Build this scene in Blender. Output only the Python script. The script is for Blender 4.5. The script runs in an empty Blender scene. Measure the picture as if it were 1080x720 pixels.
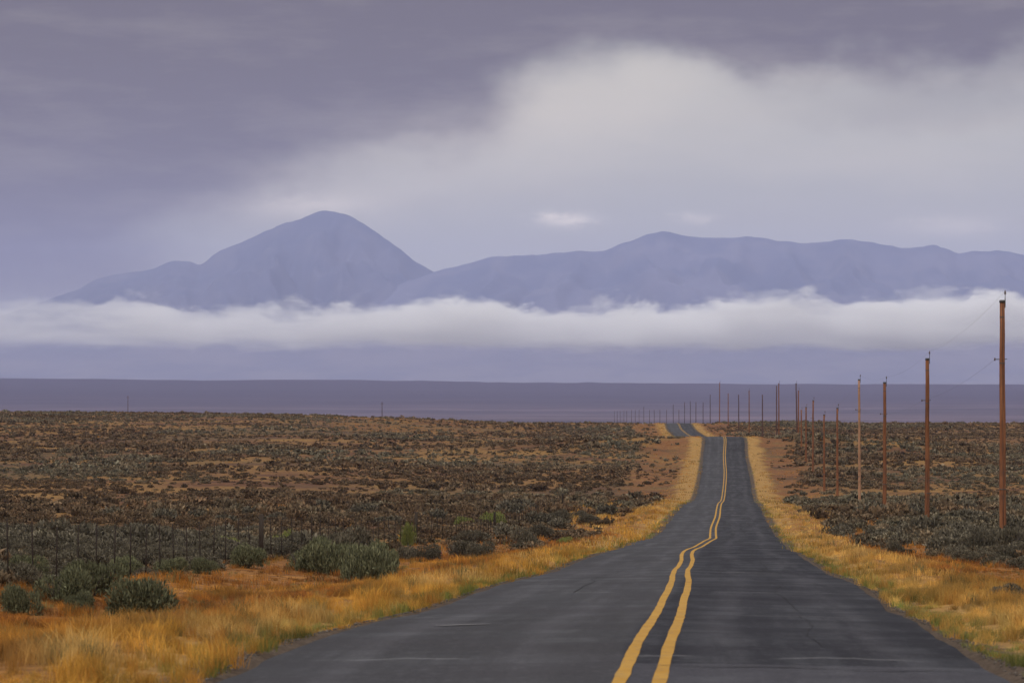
import bpy, math, random
import numpy as np
from mathutils import Vector
random.seed(7); rng = np.random.default_rng(7)
S = bpy.context.scene
COL = S.collection
F = 3000.0; CX = 540.0; HY = 395.0          # survey constants: focal length in pixels, azimuth and eye level of the view

# ------------------------------------------------------------------ numeric helpers
def pchip(xs, ys):
    xs = np.array(xs, float); ys = np.array(ys, float)
    h = np.diff(xs); d = np.diff(ys) / h
    m = np.zeros_like(xs)
    for i in range(1, len(xs) - 1):
        if d[i-1] * d[i] > 0:
            w1 = 2*h[i] + h[i-1]; w2 = h[i] + 2*h[i-1]
            m[i] = (w1 + w2) / (w1/d[i-1] + w2/d[i])
    m[0] = d[0]; m[-1] = d[-1]
    def f(x):
        x = np.asarray(x, float)
        k = np.clip(np.searchsorted(xs, x) - 1, 0, len(xs) - 2)
        t = (np.clip(x, xs[0], xs[-1]) - xs[k]) / h[k]
        t2 = t*t; t3 = t2*t
        return (2*t3-3*t2+1)*ys[k] + (t3-2*t2+t)*h[k]*m[k] + (-2*t3+3*t2)*ys[k+1] + (t3-t2)*h[k]*m[k+1]
    return f
def sst(a, b, x):
    t = np.clip((np.asarray(x, float) - a) / (b - a), 0, 1)
    return t*t*(3-2*t)
def _h(ix, iy, s):
    n = (ix.astype(np.int64)*374761393 + iy.astype(np.int64)*668265263 + s*1274126177) & 0x7fffffff
    n = ((n ^ (n >> 13)) * 1274126177) & 0x7fffffff
    return ((n ^ (n >> 16)) & 0xffff) / 65535.0
def vn(x, y, s=0):
    x = np.asarray(x, float); y = np.asarray(y, float)
    ix = np.floor(x); iy = np.floor(y); fx = x-ix; fy = y-iy
    fx = fx*fx*(3-2*fx); fy = fy*fy*(3-2*fy)
    a = _h(ix, iy, s); b = _h(ix+1, iy, s); c = _h(ix, iy+1, s); d = _h(ix+1, iy+1, s)
    return (a*(1-fx)+b*fx)*(1-fy) + (c*(1-fx)+d*fx)*fy
def fbm(x, y, s=0, o=4):
    r = 0; a = .5; t = 0
    for i in range(o):
        r = r + a*vn(x*2**i + 17*i, y*2**i + 5*i, s+i); t += a; a *= .5
    return r / t

# ------------------------------------------------------------------ the lie of the land
#        distance, image row, road middle X, centre-line X
RP = [(25.5,720,.91,1.15),(32.1,675,1.28,1.63),(37.4,657,1.70,2.02),(45.5,640,2.38,2.56),(55,620,3.15,3.23),
      (78.7,600,4.92,4.68),(94.5,588,6.1,5.83),(115,580,7.6,7.24),(127.6,577,8.6,8.34),(143,571,9.9,9.75),(171,565,12.26,11.97),
      (200,555,14.4,14.3),(222,546,16.1,16.06),(274,533,20.1,20.05),(379,520,28.3,28.2),(435,500,32.6,32.6),
      (504,480,37.6,37.6),(541,461,40.3,40.4)]
rd = [p[0] for p in RP]; rz = [-(p[1]-HY)/F*p[0] for p in RP]
f_zr = pchip([-300,-40,0]+rd+[575,640,740,810,874,950,1200,1500,2087,2600,4000],
             [4,.6,-1.75]+rz+[-12.6,-15.6,-15.8,-15.5,-15.0,-16.8,-24.5,-30,-38,-45,-72])
f_xm = pchip([-300,-40,0]+rd+[640,740,810,874,1000,1287,2087,4000],
             [-22,-3.4,-.9]+[p[2] for p in RP]+[43.9,46.1,48.2,51,54.5,58,64,76])
LC = [(25.5,1.15),(32.1,1.63),(37.4,2.02),(45.5,2.55),(49,2.79),(53,3.09),(60,3.54),(69,4.08),(75,4.45),(81.5,4.95),(88,5.40),(102,6.27),(112.5,7.05),
      (131,8.68),(140.5,9.6),(157,11.08),(177,12.5),(196,13.88),(222,16.0),(262,19.03),(379,28.2),(435,32.6),(504,37.6),(541,40.4)]
f_xc = pchip([-300,-40,0]+[p[0] for p in LC]+[640,740,810,874,1000,1287,2087,4000],
             [-22,-3.3,-.75]+[p[1] for p in LC]+[43.9,46.1,48.2,51,54.5,58,64,76])
f_zp = pchip([-300,-40,0,25,85,137,250,400,541,900],[4,.6,-1.75,-2.7,-5.8,-7.7,-11.9,-14.7,-14.9,-14.6])
f_edge = pchip([-2000,0,270,400,540,700,780,900,1080,3000],[434,434,436.5,440,444.5,447,444,446,446,446])
f_beyond = pchip([900,1100,1500,2087,2600,4000],[0,-5,-15.5,-23,-30,-57])
f_far = pchip([4000,5500,8000,10500,12300,13000,13600,15000,40000],[449,443.2,430,418,408,403,404,413,407])
f_tilt = pchip([-3000,0,400,1080,4000],[-5,-4,-1.5,2.5,4])
WROAD = 7.4
def ground(X, D):
    X = np.asarray(X, float); D = np.asarray(D, float)
    s = X - f_xm(D)
    Dp = np.maximum(D, 30.)
    az = CX + F*X/Dp
    zr = f_zr(np.minimum(D, 4000))
    ze = -(f_edge(az)-HY)/F*900
    w = sst(300, 850, D)
    zp = f_zp(np.minimum(D, 900))*(1-w) + ze*w
    zp = zp + np.where(D > 900, f_beyond(np.minimum(D, 4000)), 0)
    zf = -(f_far(np.maximum(D, 4000)) + f_tilt(az)*sst(7000, 13000, D) - HY)/F*D
    wf = sst(2600, 5000, D)
    zp = zp*(1-wf) + zf*wf
    zr = zr*(1-wf) + zf*wf
    a = np.abs(s)
    wr = 1 - sst(15, 70, a)
    wr = wr*(1 - sst(1000, 1600, D))
    z = zr*wr + zp*(1-wr)
    # verge: crisp shoulder, small berm, shallow swale, then rough range land
    near = 1 - sst(900, 2200, D)
    z = z - .10*sst(3.62, 4.3, a)*near + .10*sst(4.3, 5.6, a)*near - .28*sst(6, 9, a)*(1-sst(10.5, 13.5, a))*near
    z = z + near*sst(5, 9, a)*(.22*(fbm(X/5, D/7, 3)-.5) + .5*(fbm(X/23, D/31, 4)-.5))
    z = z + near*sst(30, 120, a)*sst(120, 300, D)*2.0*(fbm(X/110, D/150, 5, 3)-.5)*(1-.75*sst(600, 850, D))
    z = z + (1-near)*sst(2500, 4000, D)*D*.0012*(fbm(X/700, D/1500, 6, 5)-.5) + (1-near)*sst(2500, 4000, D)*D*.0005*(fbm(X/120, D/900, 16, 3)-.5)
    return z
def at_px(x, y, dmin=24., dmax=1200.):
    """where the line of sight through an image point meets the land"""
    D = np.geomspace(dmin, dmax, 4000); X = (x-CX)/F*D
    k = np.nonzero(ground(X, D) >= -(y-HY)/F*D)[0]
    i = k[0] if len(k) else len(D)-1
    return float(X[i]), float(D[i])
def gz(x, y): return float(ground(np.array([x]), np.array([y]))[0])

# ------------------------------------------------------------------ object helpers
def tag(o, label=None, cat=None, group=None, kind=None):
    if label: o['label'] = label
    if cat: o['category'] = cat
    if group: o['group'] = group
    if kind: o['kind'] = kind
    return o
def link(o, parent=None):
    COL.objects.link(o)
    if parent: o.parent = parent
    return o
def np_mesh(name, V, T, mat, cols=None, uvs=None, smooth=False, n=3):
    me = bpy.data.meshes.new(name)
    V = np.ascontiguousarray(V, np.float32); T = np.ascontiguousarray(T, np.int32)
    me.vertices.add(len(V)); me.vertices.foreach_set('co', V.ravel())
    me.loops.add(T.size); me.loops.foreach_set('vertex_index', T.ravel())
    me.polygons.add(len(T))
    me.polygons.foreach_set('loop_start', np.arange(0, T.size, n, dtype=np.int32))
    if smooth: me.polygons.foreach_set('use_smooth', np.ones(len(T), bool))
    if cols is not None:
        a = me.attributes.new('tint', 'FLOAT_COLOR', 'POINT')
        c = np.ones((len(V), 4), np.float32); c[:, :3] = cols
        a.data.foreach_set('color', c.ravel())
    if uvs is not None:
        u = me.uv_layers.new(name='UVMap')
        u.data.foreach_set('uv', np.ascontiguousarray(uvs[T.ravel()], np.float32).ravel())
    me.materials.append(mat)
    me.update(calc_edges=True); me.validate()
    return me
def grid_faces(nr, nc):
    i = np.arange(nr-1)[:, None]*nc + np.arange(nc-1)[None, :]
    i = i.ravel()
    return np.stack([i, i+1, i+nc+1, i+nc], 1)
class MB:
    """collects tapered tubes and boxes into one mesh"""
    def __init__(s): s.v = []; s.f = []
    def tube(s, pts, rad, n=10, cap=True):
        b = len(s.v); m = len(pts)
        for i, p in enumerate(pts):
            p = Vector(p)
            t = (Vector(pts[min(i+1, m-1)]) - Vector(pts[max(i-1, 0)])).normalized()
            u = t.orthogonal().normalized() if abs(t.z) < .9 else Vector((1, 0, 0)).cross(t).normalized()
            w = t.cross(u); r = rad[i] if hasattr(rad, '__len__') else rad
            for k in range(n):
                a = 2*math.pi*k/n
                s.v.append(p + u*math.cos(a)*r + w*math.sin(a)*r)
        for i in range(m-1):
            for k in range(n):
                s.f.append((b+i*n+k, b+i*n+(k+1) % n, b+(i+1)*n+(k+1) % n, b+(i+1)*n+k))
        if cap:
            s.f.append(tuple(b+k for k in reversed(range(n)))); s.f.append(tuple(b+(m-1)*n+k for k in range(n)))
        return s
    def box(s, c, d):
        b = len(s.v); x, y, z = c; a, e, h = d[0]/2, d[1]/2, d[2]/2
        for i in (-1, 1):
            for j in (-1, 1):
                for k in (-1, 1): s.v.append(Vector((x+i*a, y+j*e, z+k*h)))
        for q in ((0,1,3,2),(4,6,7,5),(0,4,5,1),(2,3,7,6),(0,2,6,4),(1,5,7,3)): s.f.append(tuple(b+k for k in q))
        return s
    def build(s, name, mat, parent=None, smooth=True):
        me = bpy.data.meshes.new(name); me.from_pydata([tuple(v) for v in s.v], [], s.f); me.materials.append(mat)
        if smooth:
            me.polygons.foreach_set('use_smooth', np.array([len(p.vertices) == 4 for p in me.polygons]))
        me.update()
        return link(bpy.data.objects.new(name, me), parent)

# ------------------------------------------------------------------ materials
def mat(name):
    m = bpy.data.materials.new(name); m.use_nodes = True
    nt = m.node_tree; b = nt.nodes['Principled BSDF']
    return m, nt, b
class N:
    def __init__(s, nt): s.nt = nt
    def new(s, t, **k):
        n = s.nt.nodes.new(t)
        for a, v in k.items(): setattr(n, a, v)
        return n
    def l(s, a, b): s.nt.links.new(a, b)
    def put(s, sock, v):
        if isinstance(v, bpy.types.NodeSocket): s.l(v, sock)
        else: sock.default_value = v
    def m(s, op, a, b=0., c=0., clamp=False):
        n = s.new('ShaderNodeMath', operation=op, use_clamp=clamp)
        s.put(n.inputs[0], a); s.put(n.inputs[1], b); s.put(n.inputs[2], c)
        return n.outputs[0]
    def vec(s, x, y, z=0.):
        n = s.new('ShaderNodeCombineXYZ')
        for i, v in enumerate((x, y, z)): s.put(n.inputs[i], v)
        return n.outputs[0]
    def sep(s, v):
        n = s.new('ShaderNodeSeparateXYZ'); s.l(v, n.inputs[0]); return n.outputs
    def noise(s, v, scale, detail=4., rough=.5, dist=0.):
        n = s.new('ShaderNodeTexNoise'); s.l(v, n.inputs['Vector'])
        n.inputs['Scale'].default_value = scale; n.inputs['Detail'].default_value = detail
        n.inputs['Roughness'].default_value = rough; n.inputs['Distortion'].default_value = dist
        return n.outputs['Fac']
    def rng(s, v, a, b, c=0., d=1., smooth=True):
        n = s.new('ShaderNodeMapRange'); n.interpolation_type = 'SMOOTHSTEP' if smooth else 'LINEAR'
        s.put(n.inputs[0], v)
        for i, q in zip((1, 2, 3, 4), (a, b, c, d)): s.put(n.inputs[i], q)
        return n.outputs[0]
    def mix(s, f, a, b, mode='MIX'):
        n = s.new('ShaderNodeMix', data_type='RGBA', blend_type=mode)
        s.put(n.inputs[0], f)
        for i, q in ((6, a), (7, b)):
            s.put(n.inputs[i], (*q, 1) if isinstance(q, tuple) and len(q) == 3 else q)
        return n.outputs[2]
    def bump(s, h, st, dist, b):
        n = s.new('ShaderNodeBump'); n.inputs['Strength'].default_value = st; n.inputs['Distance'].default_value = dist
        s.l(h, n.inputs['Height']); s.l(n.outputs[0], b.inputs['Normal'])

# ground: zones follow distance from the road (UV x) and distance along it (UV y)
M_ground, nt, b = mat('range_soil'); n = N(nt)
tc = n.new('ShaderNodeTexCoord'); uv = n.sep(tc.outputs['UV']); P = tc.outputs['Object']
sx, sy = uv[0], uv[1]
asx = n.m('ABSOLUTE', sx)
n_big = n.noise(P, .02, 5, .55); n_mid = n.noise(P, .16, 6, .6); n_fine = n.noise(P, 2.2, 8, .65); n_hf = n.noise(P, 14, 5, .7)
n_pat = n.noise(P, .055, 6, .62, .6)
soil = n.mix(n.rng(n_mid, .35, .65), (.075, .030, .013), (.13, .054, .020))
straw = n.mix(n.rng(n_fine, .3, .7), (.14, .066, .018), (.27, .145, .038))
olive = n.mix(n.rng(n_fine, .3, .7), (.042, .030, .016), (.085, .062, .030))
base = n.mix(n.rng(n_pat, .38, .60), soil, straw)
base = n.mix(n.m('MULTIPLY', n.rng(n_big, .50, .62), .55), base, olive)
base = n.mix(n.rng(n_fine, .40, .62, .35, 0), base, (.045, .026, .016))
# verge is straw right by the road
wob = n.m('ADD', asx, n.m('MULTIPLY', n.m('SUBTRACT', n_mid, .5), 5.))
verge = n.m('MULTIPLY', n.rng(wob, 7.5, 5.8), n.rng(sy, 1500, 900))
base = n.mix(verge, base, n.mix(n.rng(n_fine, .25, .75), (.20, .10, .028), (.34, .20, .06)))
fieldz = n.m('MULTIPLY', n.m('MULTIPLY', n.rng(wob, 4.6, 6.), n.rng(wob, 15.5, 12.5)), n.rng(sy, 330, 230))
base = n.mix(n.m('MULTIPLY', fieldz, .85), base, n.mix(n.rng(n_fine, .3, .7), (.085, .034, .012), (.33, .14, .030)))
# red graded dirt strip between verge and brush further along
red = n.m('MULTIPLY', n.m('MULTIPLY', n.rng(wob, 6.2, 7.6), n.rng(wob, 16, 12)), n.rng(sy, 215, 270))
red = n.m('MULTIPLY', red, n.rng(sy, 1500, 900))
base = n.mix(n.m('MULTIPLY', n.m('MULTIPLY', red, .8), n.rng(n_mid, .36, .56)), base, n.mix(n.rng(n_fine, .3, .7), (.115, .042, .014), (.21, .088, .028)))
# dark damp dirt and gravel right at the pavement edge
edge = n.rng(n.m('ADD', asx, n.m('MULTIPLY', n.m('SUBTRACT', n_fine, .5), .8)), 4.5, 4.1)
base = n.mix(edge, base, n.mix(n.rng(n_hf, .35, .65), (.045, .030, .020), (.10, .070, .048)))
# valley floor far off
fn = n.noise(n.vec(n.m('MULTIPLY', n.sep(P)[0], .00035), n.m('MULTIPLY', n.sep(P)[1], .0016)), 1., 7, .6)
fn2 = n.noise(n.vec(n.m('MULTIPLY', n.sep(P)[0], .003), n.m('MULTIPLY', n.sep(P)[1], .006), 3.), 1., 5, .6)
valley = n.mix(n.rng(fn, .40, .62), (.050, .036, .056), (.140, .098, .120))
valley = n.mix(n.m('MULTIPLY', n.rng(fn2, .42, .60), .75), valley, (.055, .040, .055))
valley = n.mix(n.rng(sy, 6500, 10500, 0, .9), valley, (.032, .018, .038))  # far floor darkens: brush belt, with cloud shadow put into the colour
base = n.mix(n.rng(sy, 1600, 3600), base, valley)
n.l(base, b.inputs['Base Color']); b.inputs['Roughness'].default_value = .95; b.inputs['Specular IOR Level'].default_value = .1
n.bump(n.m('ADD', n_fine, n.m('MULTIPLY', n_hf, .4)), .6, .12, b)

# asphalt, UV x = metres from the road's middle, UV y = metres along
M_road, nt, b = mat('worn_asphalt'); n = N(nt)
tc = n.new('ShaderNodeTexCoord'); uv = n.sep(tc.outputs['UV']); P = tc.outputs['Object']; sx, sy = uv[0], uv[1]
UVv = tc.outputs['UV']
n1 = n.noise(P, .35, 5, .6); n2 = n.noise(P, 25, 4, .7); n3 = n.noise(n.vec(n.m('MULTIPLY', sx, 1.6), n.m('MULTIPLY', sy, .09)), 1., 5, .6)
np_ = n.noise(n.vec(n.m('MULTIPLY', sx, .25), n.m('MULTIPLY', sy, .55)), 1., 3, .6)
col = n.mix(n.rng(n1, .3, .7), (.021, .019, .020), (.034, .030, .032))
col = n.mix(n.m('MULTIPLY', n.rng(n3, .45, .7), .28), col, (.070, .064, .069))
side = n.rng(sx, -.05, .15)
col = n.mix(n.m('MULTIPLY', n.m('MULTIPLY', side, .75), n.rng(sy, 80, 300, 1., .25)), col, (.009, .009, .014))
# worn wheel paths
def band(c, w): return n.m('POWER', n.rng(n.m('ABSOLUTE', n.m('SUBTRACT', n.m('ADD', sx, n.m('MULTIPLY', n.m('SUBTRACT', n1, .5), .5)), c)), 0, w, 1, 0), 1.2)
wp = n.m('ADD', n.m('ADD', band(-2.7, .55), band(-1.1, .5)), n.m('ADD', band(1.1, .5), band(2.7, .55)))
col = n.mix(n.m('MULTIPLY', n.m('MULTIPLY', wp, .34), n.rng(n3, .3, .6)), col, (.078, .072, .078))
# overlay courses laid at different times meet in straight joints across the road
st = n.m('FLOOR', n.m('MULTIPLY', n.m('ADD', sy, n.m('MULTIPLY', n.m('SUBTRACT', n1, .5), .5)), 1/14.3))
wn = n.new('ShaderNodeTexWhiteNoise', noise_dimensions='2D'); n.l(n.vec(st, n.m('FLOOR', n.m('ADD', n.m('MULTIPLY', side, 1.), .5))), wn.inputs['Vector'])
col = n.mix(n.rng(wn.outputs['Value'], 0, 1, 0, .20), col, (.048, .044, .050))
old = n.m('MULTIPLY', side, n.rng(n.m('ADD', sy, n.m('MULTIPLY', n1, .6)), 28.1, 27.8))
col = n.mix(n.m('MULTIPLY', old, .75), col, (.062, .058, .066))
# thin light frost-heave cracks across
sj = n.m('FRACT', n.m('MULTIPLY', n.m('ADD', sy, n.m('MULTIPLY', n.noise(n.vec(sx, n.m('MULTIPLY', sy, .1)), 1.1, 3), 1.1)), 1/11.7))
crk = n.m('MULTIPLY', n.rng(n.m('ABSOLUTE', n.m('SUBTRACT', sj, .5)), .002, .009, 1, 0), n.rng(n.noise(n.vec(n.m('MULTIPLY', sx, .5), n.m('MULTIPLY', sy, .08)), 1.3, 2), .47, .56))
col = n.mix(n.m('MULTIPLY', crk, .5), col, (.20, .19, .19))
# dusty ragged rim
rim = n.rng(n.m('ADD', n.m('ABSOLUTE', sx), n.m('MULTIPLY', n.m('SUBTRACT', n.noise(P, 1.2, 6, .7), .5), .9)), 3.55, 3.9)
col = n.mix(n.m('MULTIPLY', rim, .65), col, (.085, .065, .052))
col = n.mix(n.rng(n2, .35, .65, 0, .55), col, (.010, .010, .012))
n4 = n.noise(P, 7, 6, .75)
col = n.mix(n.rng(n4, .54, .66, 0, .45), col, (.085, .080, .084))
damp = n.m('MULTIPLY', n.rng(np_, .42, .60), n.rng(n3, .38, .58))
n.l(n.m('SUBTRACT', n.m('ADD', n.rng(n1, .3, .7, .58, .72), n.m('MULTIPLY', n2, .12)), n.m('MULTIPLY', damp, .05)), b.inputs['Roughness'])
col = n.mix(n.m('MULTIPLY', damp, .06), col, (.018, .018, .022))
n.l(col, b.inputs['Base Color']); n.l(n.m('ADD', n.rng(side, 0, 1, .07, .03), n.m('MULTIPLY', damp, .03)), b.inputs['Specular IOR Level'])
n.bump(n.m('ADD', n2, n.m('MULTIPLY', n1, 2.)), .25, .012, b)

M_paint, nt, b = mat('yellow_road_paint'); n = N(nt); tc = n.new('ShaderNodeTexCoord')
w = n.noise(tc.outputs['Object'], 9, 8, .7)
w2 = n.noise(tc.outputs['Object'], 1.3, 4, .6)
n.l(n.mix(n.m('ADD', n.m('MULTIPLY', n.rng(w, .50, .64), .5), n.m('MULTIPLY', n.rng(n.noise(tc.outputs['Object'], 2.6, 9, .75), .55, .66), .4), 0., True), n.mix(n.rng(w2, .3, .7), (.33, .170, .026), (.39, .215, .040)), (.12, .10, .07)), b.inputs['Base Color']); b.inputs['Roughness'].default_value = .8; b.inputs['Specular IOR Level'].default_value = .06
M_tar, nt, b = mat('crack_tar'); b.inputs['Specular IOR Level'].default_value = .05; b.inputs['Base Color'].default_value = (.024, .022, .024, 1); b.inputs['Roughness'].default_value = .8
M_dust, nt, b = mat('pale_patch_asphalt'); n = N(nt); tc = n.new('ShaderNodeTexCoord')
n.l(n.mix(n.noise(tc.outputs['Object'], 6, 5), (.11, .10, .10), (.20, .19, .185)), b.inputs['Base Color']); b.inputs['Specular IOR Level'].default_value = .05; b.inputs['Roughness'].default_value = .8

def leafmat(name, rough=.8, trans=.0):
    m, nt, b = mat(name); n = N(nt)
    a = n.new('ShaderNodeAttribute', attribute_name='tint'); oi = n.new('ShaderNodeObjectInfo')
    tc = n.new('ShaderNodeTexCoord')
    v = n.rng(oi.outputs['Random'], 0, 1, .78, 1.22, False)
    c = n.mix(1., a.outputs['Color'], n.vec(v, v, v), 'MULTIPLY')
    n.l(c, b.inputs['Base Color']); b.inputs['Roughness'].default_value = rough; b.inputs['Specular IOR Level'].default_value = .15
    if trans:
        t = n.new('ShaderNodeBsdfTranslucent'); n.l(c, t.inputs['Color'])
        mx = n.new('ShaderNodeMixShader'); mx.inputs[0].default_value = trans
        n.l(b.outputs[0], mx.inputs[1]); n.l(t.outputs[0], mx.inputs[2])
        n.l(mx.outputs[0], nt.nodes['Material Output'].inputs['Surface'])
    return m
M_sage = leafmat('sagebrush_leaf'); M_grass = leafmat('dry_grass_blade', .75, .3)
M_twig, nt, b = mat('sage_twig'); b.inputs['Base Color'].default_value = (.045, .034, .026, 1); b.inputs['Roughness'].default_value = .9

def woodmat(name, c1, c2):
    m, nt, b = mat(name); n = N(nt); tc = n.new('ShaderNodeTexCoord'); oi = n.new('ShaderNodeObjectInfo')
    p = n.sep(tc.outputs['Object'])
    g = n.noise(n.vec(n.m('MULTIPLY', p[0], 14.), n.m('MULTIPLY', p[1], 14.), n.m('ADD', n.m('MULTIPLY', p[2], .55), n.m('MULTIPLY', oi.outputs['Random'], 50.))), 1., 6, .65)
    c = n.mix(n.rng(g, .35, .65), c1, c2)
    k = n.noise(n.vec(p[0], p[1], n.m('MULTIPLY', p[2], .8)), 1.3, 3)
    c = n.mix(n.m('MULTIPLY', n.rng(k, .5, .65), .4), c, (.05, .035, .028))
    v = n.rng(oi.outputs['Random'], 0, 1, .75, 1.15, False)
    n.l(n.mix(1., c, n.vec(v, v, v), 'MULTIPLY'), b.inputs['Base Color']); b.inputs['Roughness'].default_value = .85; b.inputs['Specular IOR Level'].default_value = .08
    n.bump(g, .5, .01, b)
    return m
M_pole = woodmat('reddish_pole_wood', (.115, .044, .021), (.215, .088, .040))
M_polepale = woodmat('bleached_pole_wood', (.26, .14, .08), (.38, .21, .12))
M_poledark = woodmat('dark_pole_wood', (.055, .030, .026), (.10, .05, .04))
M_post = woodmat('grey_fence_wood', (.022, .016, .012), (.045, .034, .026))
M_steel, nt, b = mat('dark_steel'); b.inputs['Base Color'].default_value = (.06, .055, .05, 1); b.inputs['Metallic'].default_value = .5; b.inputs['Roughness'].default_value = .6
M_galv, nt, b = mat('dull_wire'); b.inputs['Base Color'].default_value = (.10, .10, .10, 1); b.inputs['Metallic'].default_value = .4; b.inputs['Roughness'].default_value = .6
M_iron, nt, b = mat('rusty_iron'); b.inputs['Base Color'].default_value = (.028, .020, .016, 1); b.inputs['Roughness'].default_value = .9; b.inputs['Specular IOR Level'].default_value = .1
M_glass, nt, b = mat('brown_porcelain'); b.inputs['Base Color'].default_value = (.07, .035, .02, 1); b.inputs['Roughness'].default_value = .25
M_pink, nt, b = mat('pink_plastic_film'); b.inputs['Base Color'].default_value = (.50, .09, .13, 1); b.inputs['Roughness'].default_value = .5

def mtnmat(name, q):
    m_, nt, b = mat(name); n = N(nt); tc = n.new('ShaderNodeTexCoord'); P = tc.outputs['Object']; px = n.sep(P)
    a1 = n.noise(P, .0011, 7, .62)
    a2 = n.noise(n.vec(n.m('MULTIPLY', px[0], .004), n.m('MULTIPLY', px[1], .0008), n.m('MULTIPLY', px[2], .0012)), 1., 6, .65)
    c = n.mix(n.rng(a1, .38, .62), (.066*q, .076*q, .125*q), (.102*q, .104*q, .150*q))  # bluer than bare rock: distance haze partly put into the colour
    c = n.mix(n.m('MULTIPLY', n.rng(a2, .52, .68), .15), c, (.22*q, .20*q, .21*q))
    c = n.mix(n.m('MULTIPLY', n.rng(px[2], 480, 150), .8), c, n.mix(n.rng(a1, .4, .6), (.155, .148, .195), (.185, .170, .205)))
    n.l(c, b.inputs['Base Color']); b.inputs['Roughness'].default_value = .95; b.inputs['Specular IOR Level'].default_value = .1
    return m_
M_mtn = mtnmat('hazed_mountain_rock', .92); M_mtn2 = mtnmat('hazed_range_rock', 1.25)

# ------------------------------------------------------------------ ground, road, lines
off = [0, .7, 1.4, 2.1, 2.8, 3.4, 3.7, 3.95, 4.2, 4.5, 4.9, 5.4, 6, 6.7, 7.5, 8.4, 9.3, 10.2, 11.2, 12.3, 13.5, 15, 17, 19.5]
while off[-1] < 15500: off.append(off[-1]*1.075)
off[-1] = 15500.
offs = np.array([-o for o in reversed(off[1:])] + off)
rows = list(np.arange(-60, 20, 4.)) + list(np.arange(20, 120, .8)) + list(np.arange(120, 300, 1.6)) + list(np.arange(300, 960, 4.))
while rows[-1] < 34000: rows.append(rows[-1]*1.013)
rows = np.array(rows)
DD, OO = np.meshgrid(rows, offs, indexing='ij')
XX = f_xm(DD) + OO
ZZ = ground(XX, DD)
under = (np.abs(OO) < 3.75) & (DD < 1560)
ZZg = np.where(under, ZZ-.12, ZZ)
V = np.stack([XX, DD, ZZg], -1).reshape(-1, 3)
UV = np.stack([OO, DD], -1).reshape(-1, 2)
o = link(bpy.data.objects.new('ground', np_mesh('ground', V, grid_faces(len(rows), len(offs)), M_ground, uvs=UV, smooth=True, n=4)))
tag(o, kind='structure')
rr = rows[rows < 1500]
def jag(D, s): return .16*(fbm(D/1.7, D*0+s, 11+s)-.5) + .25*(fbm(D/9, D*0+s, 21+s)-.5)
ro = np.array([-3.72, -3.62, -2.8, -2.1, -1.4, -.7, 0, .7, 1.4, 2.1, 2.8, 3.62, 3.72])
rd2 = np.concatenate([np.arange(-60, 20, 4.), np.arange(20, 120, .4), rr[rr >= 120]])
# rebuild road rows on ground rows plus in-between rows on the same surface
DR, OR = np.meshgrid(rd2, ro, indexing='ij'); OR = OR.copy()
OR[:, 0] += jag(rd2, 1); OR[:, 1] += jag(rd2, 1); OR[:, -1] += jag(rd2, 2); OR[:, -2] += jag(rd2, 2)
XR = f_xm(DR) + OR
base_z = ground(f_xm(DR) + np.clip(OR, -3.6, 3.6), DR)
crown = -.018*np.abs(OR)
ZR = base_z + crown + .05
ZR[:, 0] -= .17; ZR[:, -1] -= .17
road = link(bpy.data.objects.new('road', np_mesh('road', np.stack([XR, DR, ZR], -1).reshape(-1, 3), grid_faces(len(rd2), len(ro)), M_road, uvs=np.stack([OR, DR], -1).reshape(-1, 2), smooth=True, n=4)))
tag(road, kind='structure')
def road_top(X, D):
    s = X - f_xm(D)
    # piecewise linear like the road mesh
    g = ground(f_xm(D) + np.clip(s, -3.6, 3.6), D)
    return g - .018*np.abs(s) + .05
def strip(name, cx, half, D, m, dz=.006, parent=road):
    L = np.stack([cx-half, D, road_top(cx-half, D)+dz], -1); R = np.stack([cx+half, D, road_top(cx+half, D)+dz], -1)
    V = np.empty((len(D)*2, 3)); V[0::2] = L; V[1::2] = R
    k = np.arange(len(D)-1)*2
    T = np.stack([k, k+1, k+3, k+2], 1)
    return link(bpy.data.objects.new(name, np_mesh(name, V, T, m, n=4)), parent)
for sgn in (-1, 1):
    D = rd2
    wig = .03*(fbm(D/6, D*0, 31, 3)-.5)
    hw = .063 + .022*(fbm(D/.9, D*0, 33+sgn, 4)-.5)
    strip('centre_line', f_xc(D) + sgn*.175 + wig, hw, D, M_paint)
# tar-filled lengthwise cracks and the pale transverse patch
def tar(s0, d0, d1, amp, seed, w=.022):
    D = np.arange(d0, d1, .4)
    cx = f_xm(D) + s0 + amp*(fbm(D/8., D*0, seed, 4)-.5)
    strip('tar_seam', cx, w + .008*fbm(D/1.1, D*0, seed+1, 2), D, M_tar, .009)
tar(1.95, 30.5, 66, .9, 41, .001); tar(-1.9, 52, 76, .6, 47, .003); tar(2.1, 70, 104, .7, 52, .008)
def across(name, d0, s0, s1, half, m, seed, dz=.012):
    s = np.linspace(s0, s1, 40); Dm = d0 + .5*(fbm(s*1.2, s*0, seed, 3)-.5)
    h = half*(.4+1.1*fbm(s*3, s*0, seed+3, 3))*np.sin(np.linspace(0.05, 3.09, 40))**.4
    Xa = f_xm(Dm) + s
    A = np.stack([Xa, Dm-h, road_top(Xa, Dm-h)+dz], -1); B = np.stack([Xa, Dm+h, road_top(Xa, Dm+h)+dz], -1)
    V = np.empty((80, 3)); V[0::2] = A; V[1::2] = B
    k = np.arange(39)*2
    link(bpy.data.objects.new(name, np_mesh(name, V, np.stack([k, k+1, k+3, k+2], 1), m, n=4)), road)
across('pale_patch', 72, .6, 2.3, .16, M_dust, 61)
across('tar_seam', 27.2, .3, 3.5, .03, M_tar, 62); across('tar_seam', 58, -3.3, 3.4, .04, M_tar, 63)
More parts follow.
